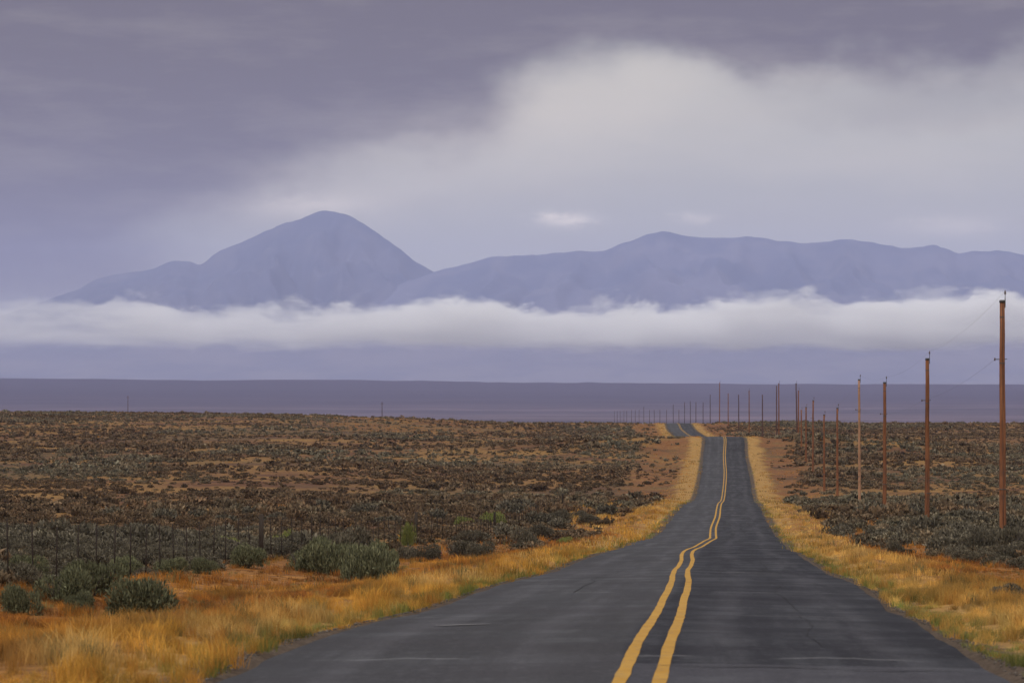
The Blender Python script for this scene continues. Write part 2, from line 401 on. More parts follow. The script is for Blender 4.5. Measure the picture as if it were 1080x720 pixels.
across('tar_seam', 38, -3.4, -.4, .03, M_tar, 64); across('tar_seam', 88, -3.2, 3.4, .05, M_tar, 65)
across('pale_patch', 36.5, -2.6, -1.9, .10, M_dust, 66)

# ------------------------------------------------------------------ mountains
def mountain(name, ridge, Dr, Df, Db, x0, x1, seed, nx=480, foot2=352, m=None):
    xs = np.linspace(x0, x1, nx); t = np.linspace(0, 1, 150)
    f = pchip([p[0] for p in ridge], [p[1] for p in ridge])
    top = (HY - f(xs))/F*Dr + 55*(fbm(xs/26, xs*0, seed, 4)-.5)*sst(360, 320, f(xs))
    Ds = np.where(t < .72, Df + (Dr-Df)*t/.72, Dr + (Db-Dr)*(t-.72)/.28)
    Dg, Xg = np.meshgrid(Ds, xs, indexing='ij'); Tg = np.broadcast_to(top[None, :], Dg.shape)
    u = np.where(Dg < Dr, (Dg-Df)/(Dr-Df), 1-(Dg-Dr)/(Db-Dr)*.9)
    X = (Xg-CX)/F*Dg
    zf = -150.
    fh = (HY-foot2)/F*Dr
    low = zf + (fh-zf)*sst(0, .85, u)
    prof = np.clip(u, 0, 1)**2.6
    z = low*(1-prof) + Tg*prof
    # spurs and gullies running down from the crest
    warp = 900*(fbm(X/2500, Dg/2500, seed, 3)-.5)
    g = 1-np.abs(2*fbm((X+warp)/620, Dg/2600, seed+9, 4)-1)
    g2 = 1-np.abs(2*fbm((X+warp)/230, Dg/900, seed+13, 3)-1)
    rel = np.maximum(Tg-fh, 0)
    z = z + (g-.75)*rel*.55*sst(.42, .75, u)*np.sin(np.pi*np.clip(u, 0, 1)**1.4) + (g2-.75)*rel*.20*sst(.42, .75, u)*np.sin(np.pi*np.clip(u, 0, 1)**1.2)
    z = z + (fbm(X/170, Dg/400, seed+20, 4)-.5)*34 + (fbm(X/520, Dg/900, seed+23, 3)-.5)*46*np.clip(u, 0, 1)
    V = np.stack([X, Dg, z], -1).reshape(-1, 3)
    o = link(bpy.data.objects.new(name, np_mesh(name, V, grid_faces(150, nx), m or M_mtn, smooth=True, n=4)))
    return tag(o, kind='structure')
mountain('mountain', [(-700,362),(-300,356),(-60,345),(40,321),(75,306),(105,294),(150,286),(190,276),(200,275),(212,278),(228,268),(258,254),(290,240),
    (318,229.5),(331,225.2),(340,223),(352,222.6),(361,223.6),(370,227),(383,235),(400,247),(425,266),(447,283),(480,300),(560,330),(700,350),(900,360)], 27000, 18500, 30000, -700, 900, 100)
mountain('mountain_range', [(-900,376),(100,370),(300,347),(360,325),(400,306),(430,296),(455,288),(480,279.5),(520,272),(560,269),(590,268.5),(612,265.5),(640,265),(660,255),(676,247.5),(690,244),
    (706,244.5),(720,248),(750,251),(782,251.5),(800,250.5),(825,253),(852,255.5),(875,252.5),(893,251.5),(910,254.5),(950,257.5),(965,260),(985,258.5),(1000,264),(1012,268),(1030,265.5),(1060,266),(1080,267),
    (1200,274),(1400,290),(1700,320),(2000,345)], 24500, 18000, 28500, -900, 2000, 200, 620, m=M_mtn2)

# ------------------------------------------------------------------ low cloud bank in front of the mountain feet
def vol_box(name, x0, x1, y0, y1, z0, z1, m):
    mb = MB().box(((x0+x1)/2, (y0+y1)/2, (z0+z1)/2), (x1-x0, y1-y0, z1-z0))
    return mb.build(name, m, None, False)
M_cloud = bpy.data.materials.new('low_cloud_vapour'); M_cloud.use_nodes = True; nt = M_cloud.node_tree; n = N(nt)
nt.nodes.remove(nt.nodes['Principled BSDF'])
pv = n.new('ShaderNodeVolumePrincipled'); n.l(pv.outputs[0], nt.nodes['Material Output'].inputs['Volume'])
pv.inputs['Color'].default_value = (1., .985, .93, 1); pv.inputs['Anisotropy'].default_value = .0
tc = n.new('ShaderNodeTexCoord'); P = tc.outputs['Object']; px = n.sep(P)
CD = 17300.
big = n.noise(n.vec(n.m('MULTIPLY', px[0], 1/2600.), n.m('MULTIPLY', px[1], 1/4000.), 7.), 1., 3, .5)
bil = n.noise(n.vec(n.m('MULTIPLY', px[0], 1/520.), n.m('MULTIPLY', px[1], 1/600.), n.m('MULTIPLY', px[2], 1/230.)), 1., 6, .6, .3)
bil3 = n.noise(n.vec(n.m('MULTIPLY', px[0], 1/170.), n.m('MULTIPLY', px[1], 1/200.), n.m('MULTIPLY', px[2], 1/110.)), 1., 4, .6, .2)
ztop = n.m('ADD', n.m('ADD', 404., n.m('MULTIPLY', n.m('SUBTRACT', big, .5), 420.)), n.m('MULTIPLY', n.m('SUBTRACT', bil, .5), 620.))
zbot = n.m('ADD', n.m('ADD', 186., n.m('MULTIPLY', n.m('SUBTRACT', big, .5), -60.)), n.m('MULTIPLY', n.m('SUBTRACT', bil, .5), 260.))
up = n.rng(n.m('SUBTRACT', n.m('ADD', ztop, n.m('MULTIPLY', n.m('SUBTRACT', bil3, .5), 190.)), px[2]), -4., 34.)
dn = n.rng(n.m('SUBTRACT', px[2], zbot), -30., 70.)
bil2 = n.noise(n.vec(n.m('MULTIPLY', px[0], 1/900.), n.m('MULTIPLY', px[1], 1/700.), n.m('MULTIPLY', px[2], 1/120.)), 1., 5, .6, .4)
left_thin = n.rng(px[0], -3600., 600., .12, 1.)
dens = n.m('MULTIPLY', n.m('MULTIPLY', n.m('MULTIPLY', up, dn), n.rng(bil2, .40, .60, .16, 1.)), left_thin)
n.l(n.m('MULTIPLY', dens, .010), pv.inputs['Density'])
M_cloud.cycles.volume_step_rate = .5
cl = vol_box('cloud_bank', -8200, 8200, 16500, 18000, 90, 700, M_cloud)
tag(cl, 'long low white cloud bank lying across the feet of the mountains', 'clouds', kind='stuff')

# ------------------------------------------------------------------ haze
M_haze = bpy.data.materials.new('valley_haze'); M_haze.use_nodes = True; nt = M_haze.node_tree; n = N(nt)
nt.nodes.remove(nt.nodes['Principled BSDF'])
pv = n.new('ShaderNodeVolumePrincipled'); n.l(pv.outputs[0], nt.nodes['Material Output'].inputs['Volume'])
HAZE_D = 3.3e-5
pv.inputs['Color'].default_value = (.55, .60, .90, 1); pv.inputs['Density'].default_value = HAZE_D
hz = vol_box('haze', -16500, 16500, -400, 34800, float(min(V_ for V_ in (ZZg.min(), -151)))-1-25, 1560, M_haze)
tag(hz, 'pale blue haze filling the valley and veiling the mountains', 'haze', kind='stuff')

# ------------------------------------------------------------------ utility poles
f_off = 13.3
#  image x, row of the top, distance, material, pole radius, lean
POLES = [(1057,317,137,'r'),(978,378,187,'r'),(933,403,237,'r'),(906,400,287,'p'),(883,430,337,'r'),(869,437,387,'r'),(857.5,422,437,'r'),(850,429,480,'r'),
  (845,432,520,'r'),(842,411.6,560,'r'),(839.5,404,592,'d'),(821.3,404,622,'r'),(819,406.5,655,'d'),(804,416,687,'d'),(790,411.6,737,'r'),(779,416,787,'d'),(768,414.5,837,'r'),
  (759,403,887,'r'),(749,416,937,'d'),(741.5,424,987,'d'),(734,424,1037,'d'),(728,423,1087,'d'),(722,424,1137,'d'),(716,432,1187,'d'),(710,426.5,1237,'d'),
  (703,432,1287,'d'),(696,432,1370,'d'),(690,432,1440,'d'),(685,432,1510,'d'),(679,428.5,1590,'d'),(674,432,1680,'d'),(670,432,1760,'d'),(666,432,1840,'d'),
  (661,433,1920,'d'),(658,433,2000,'d'),(654,433,2080,'d'),(651,433,2160,'d'),(648,433,2240,'d')]
ORD = ['first','second','third','fourth','fifth','sixth','seventh','eighth','ninth','tenth','eleventh','twelfth','thirteenth','fourteenth','fifteenth','sixteenth','seventeenth','eighteenth','nineteenth','twentieth','twenty-first','twenty-second','twenty-third','twenty-fourth','twenty-fifth','twenty-sixth','twenty-seventh','twenty-eighth','twenty-ninth','thirtieth','thirty-first','thirty-second','thirty-third','thirty-fourth','thirty-fifth','thirty-sixth','thirty-seventh','thirty-eighth']
special = {0:'tallest red-brown utility pole, nearest the viewer at the right edge',
  1:'red-brown utility pole second in line from the right edge, standing in grey sagebrush',
  2:'dark red utility pole third from the right edge, beside the pale bleached one',
  3:'pale bleached utility pole, lighter than every other pole, fourth from the right edge',
  4:'slim brown utility pole just behind the short pole and left of the bleached one',
  5:'short light brown utility pole with its base low in the brush, sixth from the right',
  10:'dark leaning utility pole standing on the crest right of the road',
  11:'tall slim utility pole, the right one of the close pair right of the road crest',
  12:'dark thick utility pole, the left one of the close pair right of the road crest',
  17:'tallest thin utility pole on the skyline just right of the far road crest'}
tops = []
for i, (x, yt, D, c) in enumerate(POLES):
    X = (x-CX)/F*D; g = gz(X, D); zt = -(yt-HY)/F*D; H = zt-g
    r0 = .175 if i < 4 else .16
    if i == 3: r0 = .15
    if D > 900: r0 = .13
    lean = {10: -.25, 1: .02, 6: .06, 13: -.05}.get(i, random.uniform(-.05, .05))
    root = link(bpy.data.objects.new('utility_pole', None)); root.location = (X, D, g); root.empty_display_size = 1
    m = {'r': M_pole, 'p': M_polepale, 'd': M_poledark}[c]
    mb = MB(); k = 9
    mb.tube([(-lean*(1-q/k) + .012*math.sin(q*1.7+i), 0, -1.2 + (H+1.2)*q/k) for q in range(k+1)], [r0*(1-.33*q/k) for q in range(k+1)], 14 if D < 300 else 8)
    mb.build('shaft', m, root)
    rt = r0*.67
    if i < 9 or i in (17, 14, 9, 10, 11):
        pin = MB().box((rt+.03, 0, H-.12), (.035, .05, .45)); pin.tube([(rt+.03, 0, H+.1), (rt+.03, 0, H+.42)], .018, 6)
        pin = pin.build('ridge_pin', M_steel, root)
        ins = MB().tube([(rt+.03, 0, H+.30), (rt+.03, 0, H+.36), (rt+.03, 0, H+.44), (rt+.03, 0, H+.50)], [.035, .05, .032, .02], 10)
        ins.build('insulator', M_glass, pin)
    if i < 8:
        cap = MB().tube([(0, 0, H-.10), (0, 0, H+.03)], [rt+.025, rt+.012], 12); cap.build('pole_cap', M_steel, root)
        br = MB().tube([(0, 0, H*.758), (-rt-.24, 0, H*.758)], .022, 6); br.tube([(0, 0, H*.758-.02), (rt+.12, 0, H*.758+.02)], .02, 6)
        bro = br.build('side_bracket', M_steel, root)
        sp = MB().tube([(-rt-.24, 0, H*.758-.07), (-rt-.24, 0, H*.758), (-rt-.24, 0, H*.758+.07)], [.04, .028, .04], 8); sp.build('insulator', M_glass, bro)
        for q in (.22, .74, .93): MB().tube([(0, 0, H*q), (0, 0, H*q+.05)], r0*(1-.33*q)+.008, 12).build('metal_band', M_steel, root)
    if i == 0:
        gw = MB().tube([(.0, -r0*(1-.33*q)-.008, H*q) for q in (0.0, .2, .4, .6, .8, .97)], .008, 5); gw.build('ground_wire', M_steel, root)
    lab = special.get(i)
    if not lab:
        lab = ('brown' if c == 'r' else 'thin dark') + ' utility pole, ' + ORD[i] + ' in the line counted from the nearest'
        if D > 900: lab = 'tiny dark skyline utility pole past the road crest, ' + ORD[i] + ' from the nearest'
    tag(root, lab, 'utility pole', 'utility poles running along the road')
    tops.append((X+rt+.03, D, zt+.46, X-rt-.24, zt-H*.242))
# the two lines slung from pole to pole
for nm, a, bq, lab, last in (('power_line', 0, 2, 'thin upper cable sagging between the tops of the utility poles', 18), ('power_line', 3, 4, 'thin lower cable fixed to the left side brackets of the utility poles', 8)):
    pts = []
    for i in range(last-1):
        p, q = tops[i], tops[i+1]
        for t in np.linspace(0, 1, 15)[:-1]:
            sag = .38*4*t*(1-t)*((q[1]-p[1])/50.)**2*(1 if last > 9 else .8)
            pts.append((p[a]+(q[a]-p[a])*t, p[1]+(q[1]-p[1])*t, p[bq]+(q[bq]-p[bq])*t - sag))
    tag(MB().tube(pts, .003, 4, False).build(nm, M_steel), lab, 'cable', 'cables slung between the utility poles')
# two lonely poles on the left horizon
for (x, yt, D, lab) in ((135, 417, 1050, 'lone thin pole on the skyline of the sagebrush plain, the more leftward one'), (403, 423.5, 1000, 'lone thin pole on the skyline above the straw-coloured rise of the plain')):
    X = (x-CX)/F*D; g = gz(X, D)
    zt = -(yt-HY)/F*D
    root = link(bpy.data.objects.new('mast_pole', None)); root.location = (X, D, g)
    MB().tube([(0, 0, -.8), (0, 0, (zt-g)/2), (0, 0, zt-g)], [.12, .10, .08], 8).build('shaft', M_poledark, root)
    MB().tube([(-.5, 0, zt-g-.7), (.5, 0, zt-g-.7)], .05, 6).build('crossarm', M_poledark, root)
    tag(root, lab, 'pole')

# ------------------------------------------------------------------ fence
D0 = 50.
fx = lambda D: f_xm(D) - 13.8 + .12*math.sin(D*.13)
fr = link(bpy.data.objects.new('wire_fence', None)); fr.location = (float(fx(D0)), D0, gz(float(fx(D0)), D0))
fl = Vector(fr.location)
thick = [91.0, 136.0, 178.0, 248.0]
Dp = []; d = D0
while d < 246:
    if min(abs(d-t) for t in thick) > .8: Dp.append(d)
    d += 2.05 if d < 215 else 2.9
for d in Dp:
    x = float(fx(d)); g = gz(x, d); h = 1.32 + random.uniform(-.06, .06)
    lx, ly = random.uniform(-.05, .05), random.uniform(-.04, .04)
    mb = MB()
    p0 = Vector((x, d, g-.3))-fl; p1 = Vector((x+lx, d+ly, g+h))-fl
    mb.tube([p0, p1], [.018, .016], 5)
    mb.build('post', M_iron, fr)
for d in thick:
    x = float(fx(d)); g = gz(x, d)
    mb = MB().tube([Vector((x, d, g-.4))-fl, Vector((x+.02, d, g+.8))-fl, Vector((x+.03, d, g+1.50))-fl], [.085, .080, .074], 10)
    tag(mb.build('post', M_post, fr), 'thick round wooden post')
for h in (.18, .38, .58, .8, 1.02, 1.24):
    pts = [Vector((float(fx(q))-.03, q, gz(float(fx(q)), q) + h + .015*math.sin(q*1.3+h*9)))-fl for q in np.arange(D0, 248.5, 2.05)]
    MB().tube(pts, .004, 4, False).build('wire', M_iron, fr)
tag(fr, 'low wire fence on thin dark posts running along the left of the road', 'fence')

# ------------------------------------------------------------------ plants
def bush_arrays(seed, nl, size, wid, h=.72, c1=(.026, .021, .013), c2=(.185, .155, .105), upright=.6, core=False):
    r = np.random.default_rng(seed)
    k = 7
    cen = np.stack([r.uniform(-.5, .5, k), r.uniform(-.5, .5, k), r.uniform(.05, .52, k)*h], 1); cr = r.uniform(.34, .52, k)
    which = r.integers(0, k, nl)
    d = r.normal(size=(nl, 3)); d /= np.linalg.norm(d, axis=1)[:, None]
    d[:, 2] = np.abs(d[:, 2])*.9 - .5*(r.random(nl) < .4)
    rad = cr[which]*r.uniform(.72, 1.08, nl)
    p = cen[which] + d*rad[:, None]*np.array([1, 1, h*1.15])
    p[:, 2] = np.maximum(p[:, 2], .02)
    ax = d*(1-upright) + np.array([0, 0, 1.])*upright + r.normal(size=(nl, 3))*.28
    ax /= np.linalg.norm(ax, axis=1)[:, None]
    sd = np.cross(ax, r.normal(size=(nl, 3))); sd /= np.linalg.norm(sd, axis=1)[:, None]+1e-6
    L = size*r.uniform(.6, 1.4, nl)[:, None]; W = wid*r.uniform(.7, 1.3, nl)[:, None]
    v = np.stack([p - ax*L*.5, p + sd*W, p + ax*L*.5 + r.normal(size=(nl, 3))*.01, p - sd*W], 1).reshape(-1, 3)
    i = np.arange(nl)*4
    T = np.concatenate([np.stack([i, i+1, i+2], 1), np.stack([i, i+2, i+3], 1)])
    t = np.clip(r.normal(.45, .25, nl), 0, 1)[:, None]
    col = np.array(c1)*(1-t) + np.array(c2)*t
    cc = np.repeat(col, 4, 0).reshape(nl, 4, 3); cc[:, 0] *= .75; cc[:, 2] *= 1.2
    return v, T, cc.reshape(-1, 3)
def stems_arrays(seed, ns, h=.6):
    mb = MB(); r = random.Random(seed)
    for _ in range(ns):
        a = r.uniform(0, 6.28); q = r.uniform(.15, .42)
        mb.tube([(.05*math.cos(a), .05*math.sin(a), -.05), (q*.5*math.cos(a), q*.5*math.sin(a), h*.35), (q*math.cos(a+.3), q*math.sin(a+.3), h*r.uniform(.6, .9))], [.016, .012, .006], 5)
    return mb
SAGE_NEAR = [bush_arrays(300+i, 4600, .105, .016) for i in range(7)]
SAGE_MID = [bush_arrays(320+i, 900, .17, .040) for i in range(7)]
GREENER = dict(c1=(.030, .030, .014), c2=(.205, .200, .105))
SAGE_GREEN = [bush_arrays(340+i, 7000, .095, .013, **GREENER) for i in range(5)]
me_near = [np_mesh('foliage', *a[:2], M_sage, cols=a[2]) for a in SAGE_NEAR]
me_mid = [np_mesh('foliage', *a[:2], M_sage, cols=a[2]) for a in SAGE_MID]
me_green = [np_mesh('foliage', *a[:2], M_sage, cols=a[2]) for a in SAGE_GREEN]
me_stem = []
for i in range(3):
    q = stems_arrays(i, 9).build('stem', M_twig); me_stem.append(q.data); bpy.data.objects.remove(q)
def bush(x, y, rx, rz, meshes, label, group, name='sagebrush', cat='shrub', parts=True, z=None):
    z = gz(x, y) if z is None else z
    if parts:
        o = link(bpy.data.objects.new(name, None)); o.empty_display_size = .3
        link(bpy.data.objects.new('foliage', random.choice(meshes)), o)
        link(bpy.data.objects.new('stem', random.choice(me_stem)), o)
    else:
        o = link(bpy.data.objects.new(name, random.choice(meshes)))
    o.location = (x, y, z-.03); o.rotation_euler = (random.uniform(-.06, .06), random.uniform(-.06, .06), random.uniform(0, 6.28))
    o.scale = (rx*random.uniform(.92, 1.08), rx*random.uniform(.92, 1.08), rz)
    return tag(o, label, cat, group)
taken = []       # x, y, r of hand-placed plants
# (image x, base row, width px, height px, label)
NOTED = [
 (137,652,78,48,'big rounded dark green sagebrush standing in orange grass, nearest the viewer on the left'),
 (22,647,40,36,'grey-green sagebrush cut by the left edge, standing alone in front of the fence'),
 (62,636,58,42,'dark sagebrush half hidden left behind the big rounded one'),
 (97,628,56,40,'sagebrush directly behind the big rounded one, with paler tips'),
 (84,645,26,22,'small pale sagebrush tuft tucked against the left side of the big rounded one'),
 (130,607,36,24,'sagebrush standing behind the big rounded one near the fence posts'),
 (216,604,28,20,'small dark sagebrush above the orange grass, left of the thick fence post'),
 (182,606,28,20,'small brownish sagebrush between the big rounded one and the thick fence post'),
 (262,598,34,24,'sagebrush right in front of the thick fence post on its left'),
 (30,612,40,30,'dark sagebrush at the fence near the left edge'),
 (382,613,58,46,'widest dark sagebrush clump beside the road grass, its right half'),
 (352,606,56,42,'dark green sagebrush in the middle of the wide roadside clump'),
 (318,602,46,32,'left end of the wide dark roadside sagebrush clump'),
 (372,590,48,34,'sagebrush rising behind the wide roadside clump'),
 (407,600,26,24,'small sagebrush at the right foot of the wide roadside clump'),
 (428,590,26,18,'small sagebrush between the wide clump and the pink flag'),
 (452,591,26,18,'small dark sagebrush just left of the pink flag'),
 (486,588,44,22,'low spreading sagebrush just right of the pink flag'),
 (508,588,28,18,'rounded sagebrush at the edge of the golden roadside grass, right of the pink flag'),
 (495,574,34,16,'sagebrush behind the low spreading one near the fence'),
 (557,578,30,22,'dark sagebrush with a flat top close to the golden roadside grass'),
 (572,568,28,18,'sagebrush touching the dark flat-topped one from behind'),
 (590,551,24,14,'sagebrush at the foot of the far thick fence post'),
 (625,552,26,12,'lone flat sagebrush close to where the left road edge bends'),
 (612,546,20,10,'small sagebrush behind the lone flat one at the bend of the road edge'),
 (920,577,14,9,'tiny dark sagebrush in the orange grass right of the road, the one nearer the road'),
 (947,584,21,15,'small round sagebrush alone in the orange grass right of the road'),
 (931,577,9,7,'tiniest sagebrush between the two lone ones right of the road'),
 (1007,590,15,10,'small round sagebrush below the thicket, left of its pair mate'),
 (994,585,10,8,'tiny sagebrush below the thicket near the small round one'),
 (1062,632,36,18,'low grey sagebrush near the right edge closest to the road verge'),
 (1076,634,20,16,'low dark sagebrush cut by the right edge beside the low grey one'),
 (1040,583,34,26,'rusty-tinged sagebrush at the lower rim of the thicket under the tallest pole'),
 (1070,583,38,30,'dark sagebrush at the right edge, lower rim of the thicket'),
 (1030,582,34,26,'dense grey sagebrush at the lower rim of the thicket left of the tallest pole'),
]
nplaced = 0
for (x, y, w_, h_, lab) in NOTED:
    X, D = at_px(x, y); r = w_/2/F*D; hh = h_/F*D
    ms = me_green if (D < 95 and x < 500) else me_near
    bush(X, D, r/.70, hh/.66, ms, lab, 'sagebrush shrubs')
    taken.append((X, D, r*.8))
# yellow-green rabbitbrush
RABBIT = dict(c1=(.10, .12, .025), c2=(.24, .24, .07))
me_rab = [np_mesh('foliage', *a[:2], M_sage, cols=a[2]) for a in [bush_arrays(360+i, 2200, .12, .016, upright=.8, **RABBIT) for i in range(3)]]
for (x, y, w_, h_, lab) in [(430,575,16,30,'narrow upright yellow-green rabbitbrush rising by a thick fence post'),
    (490,554,26,14,'low yellow-green rabbitbrush beyond the fence, the left one of two'),(520,554,32,18,'yellow-green rabbitbrush beyond the fence, the broader right one of two'),
    (641,541,20,8,'flat green rabbitbrush in the golden grass near the bend of the road edge'),(594,572,20,10,'low yellow-green rabbitbrush beside the dark flat-topped sagebrush'),
    (300,577,36,26,'dull green rabbitbrush showing through the fence right of its nearest thick post'),
    (245,576,30,16,'dull green rabbitbrush showing through the fence left of its nearest thick post')]:
    X, D = at_px(x, y); r = w_/2/F*D; hh = h_/F*D
    bush(X, D, r/.86, hh/.80, me_rab, lab, 'yellow-green rabbitbrush plants', 'rabbitbrush')
    taken.append((X, D, r*.8))
# pink marker flag
X, D = at_px(463, 589)
pf = link(bpy.data.objects.new('marker_flag', None)); pf.location = (X, D, gz(X, D))
MB().tube([(0, 0, -.05), (0, 0, .30)], .004, 5).build('wire_stem', M_steel, pf)
me = bpy.data.meshes.new('film'); vv = []; ff = []
for i in range(7):
    for j in (0, 1):
        for kk in (-.0008, .0008): vv.append((i*.018, .012*math.sin(i*1.1)+kk, 0.18+j*.09))
for i in range(6):
    a = i*4; ff += [(a, a+4, a+6, a+2), (a+1, a+3, a+7, a+5), (a, a+1, a+5, a+4), (a+2, a+6, a+7, a+3)]
me.from_pydata(vv, [], ff); me.materials.append(M_pink); link(bpy.data.objects.new('film', me), pf)
tag(pf, 'tiny pink plastic marker flag in orange grass beside a small dark sagebrush', 'flag')

# scattered sagebrush: candidates over the whole visible range land and a margin beside it
def scatter(d0, d1, dens, margin):
    n_ = int(dens*(.36+2*margin)*.5*(d1**2-d0**2))
    D = np.sqrt(rng.uniform(d0**2, d1**2, n_)); X = rng.uniform(-.18-margin, .18+margin, n_)*D
    return X, D
def sage_mask(X, D):
    s = X - f_xm(D)
    L = -s; n1 = fbm(X/7, D/9, 71); n2 = fbm(X/38, D/30, 72, 3)
    n0 = fbm(X/60, D/22, 73, 3)
    p = sst(.40, .58, n2*.35 + n1*.35 + n0*.3)*.9 + .10
    # left: begins by the fence line; further on, beyond the red strip
    lim = np.where(D < 230, 13.1, 12.2 + 1.0*sst(230, 330, D)) + 2.2*(n1-.5)
    pl = sst(0, 1.5, L-lim)
    limr = np.where(D < 320, 10.6 - 1.0*sst(150, 90, D), 11.0) + 2.0*(n1-.5)
    pr = sst(0, 1.0, s-limr)
    thick = (s > 0) & (s < 26) & (D < 360)
    p = np.where(thick, np.maximum(p, .95), p)
    p = np.where((L > 0) & (L < 24) & (D < 200), np.maximum(p*.6, .38), p)
    az_ = CX + F*X/D
    p = p*(1-.93*sst(330, 380, az_)*sst(600, 540, az_)*sst(640, 740, D)*(.5+.5*sst(.35, .5, n0)))
    q = p*np.where(s < 0, pl, pr)
    sparse = ((np.abs(s) > 7.5) & (D > 130) & (n1 > .44))*.26
    return np.maximum(q, sparse)
cand = []
for (d0, d1, dens, mg) in ((24, 140, .85, .12), (140, 300, .78, .03), (300, 560, .64, .02), (560, 1250, .34, .015)):
    X, D = scatter(d0, d1, dens, mg)
    m_ = sage_mask(X, D)
    keep = rng.random(len(X)) < m_
    cand.append(np.stack([X[keep], D[keep]], 1))
cand = np.concatenate(cand)
R = (.28 + .60*rng.random(len(cand))**1.5)*np.where(rng.random(len(cand)) < .12, 1.45, 1.)*(1+.35*(fbm(cand[:, 0]/20, cand[:, 1]/20, 81)-.5))
R *= .78 + .5*sst(.35, .65, fbm(cand[:, 0]/30, cand[:, 1]/45, 89, 3))
R *= np.where(cand[:, 1] < 150, 1.15, 1.0)
R *= np.where((cand[:, 1] < 150) & (cand[:, 0] < 0), .80, 1.0)
R *= np.where((cand[:, 1] > 150) & ((cand[:, 0] < 0) | (cand[:, 1] > 300)), .80, 1.0)
ok = np.ones(len(cand), bool)
for (x, y, r) in taken: ok &= ((cand[:, 0]-x)**2 + ((cand[:, 1]-y)*.8)**2) > (r+R*.5)**2
cand = cand[ok]; R = R[ok]
ZC = ground(cand[:, 0], cand[:, 1])
px_ = CX + F*cand[:, 0]/cand[:, 1]; py_ = HY - F*ZC/cand[:, 1]
inview = (px_ > -10) & (px_ < 1090) & (py_ < 735)
app = np.where(inview, R/cand[:, 1], 0)
order = np.argsort(-app)
n_ind = 300-len(NOTED)
ind = order[:n_ind]
pole_xd = [((p[0]-CX)/F*p[2], p[2]) for p in POLES[:6]]
pn = ['nearest', 'second', 'third', 'bleached fourth', 'fifth', 'sixth']
cnt = {}
for i in ind:
    x, y = cand[i]; s = x - float(f_xm(y))
    if s > 0:
        k = min(range(6), key=lambda q: abs(pole_xd[q][1]-y))
        lab = 'grey sagebrush in the dense thicket around the %s utility pole' % pn[k]; grp = 'sagebrush around the %s utility pole' % pn[k]
    else:
        side = 'on the road side of' if -s < 13.8 else 'behind'
        seg = 'left of its nearest thick post' if y < 91 else ('between its first two thick posts' if y < 136 else 'past its second thick post')
        lab = 'dark sagebrush %s the wire fence, %s' % (side, seg); grp = 'sagebrush %s the fence, %s' % (side, seg)
    green = False
    bush(float(x), float(y), R[i]/.86, R[i]*random.uniform(.85, 1.25), me_green if green else (me_near if y < 110 else me_mid), lab, grp, parts=y < 100, z=float(ZC[i]))
rest = np.setdiff1d(np.arange(len(cand)), ind)
def merge(variants, X, D, Z, SX, SZ, tint):
    VV = []; TT = []; CC = []; base = 0
    which = rng.integers(0, len(variants), len(X))
    for k, (v, T, c) in enumerate(variants):
        idx = np.nonzero(which == k)[0]
        if not len(idx): continue
        a = rng.uniform(0, 6.283, len(idx)); ca, sa = np.cos(a)[:, None], np.sin(a)[:, None]
        x = (v[None, :, 0]*ca - v[None, :, 1]*sa)*SX[idx, None] + X[idx, None]
        y = (v[None, :, 0]*sa + v[None, :, 1]*ca)*SX[idx, None] + D[idx, None]
        z = v[None, :, 2]*SZ[idx, None] + Z[idx, None]
        VV.append(np.stack([x, y, z], -1).reshape(-1, 3).astype(np.float32))
        TT.append((T[None] + (base + np.arange(len(idx))*len(v))[:, None, None]).reshape(-1, 3))
        CC.append((c[None]*tint[idx, None, :]).reshape(-1, 3).astype(np.float32))
        base += len(idx)*len(v)
    return np.concatenate(VV), np.concatenate(TT), np.concatenate(CC)
def tri_bush(seed, nl, size, wid):
    v, T, c = bush_arrays(seed, nl, size, wid)
    return v, T, c
LOD = [(0, 130, [bush_arrays(400+i, 700, .18, .045) for i in range(6)]), (130, 220, [bush_arrays(410+i, 300, .23, .065) for i in range(6)]),
       (220, 420, [bush_arrays(420+i, 105, .32, .115) for i in range(6)]), (420, 1300, [bush_arrays(430+i, 32, .50, .20) for i in range(8)])]
parts = []; base = 0
for lo, hi, var in LOD:
    j = rest[(cand[rest, 1] >= lo) & (cand[rest, 1] < hi)]
    if not len(j): continue
    c_ = .62 + .76*rng.random((len(j), 1)); hue = rng.random((len(j), 1))
    pt = sst(.38, .62, fbm(cand[j, 0]/24, cand[j, 1]/40, 88, 3))[:, None]; hue = np.clip(hue*.5 + pt*.6, 0, 1); c_ = c_*(.78 + .34*(1-pt))
    tint = c_*(np.array([[1.38, 1.0, .78]])*hue + np.array([[.95, 1.0, .96]])*(1-hue))*1.12
    v, T, c = merge(var, cand[j, 0], cand[j, 1], ZC[j]-.04, R[j]/.86, R[j]*rng.uniform(.85, 1.3, len(j)), tint)
    parts.append((v, T+base, c)); base += len(v)
    print('sage', lo, hi, len(j), len(T))
sg = link(bpy.data.objects.new('sagebrush_cover', np_mesh('sagebrush_cover', np.concatenate([p[0] for p in parts]), np.concatenate([p[1] for p in parts]), M_sage, cols=np.concatenate([p[2] for p in parts]))))
tag(sg, 'grey-brown sagebrush covering the plain as far as its edge', 'sagebrush', kind='stuff')

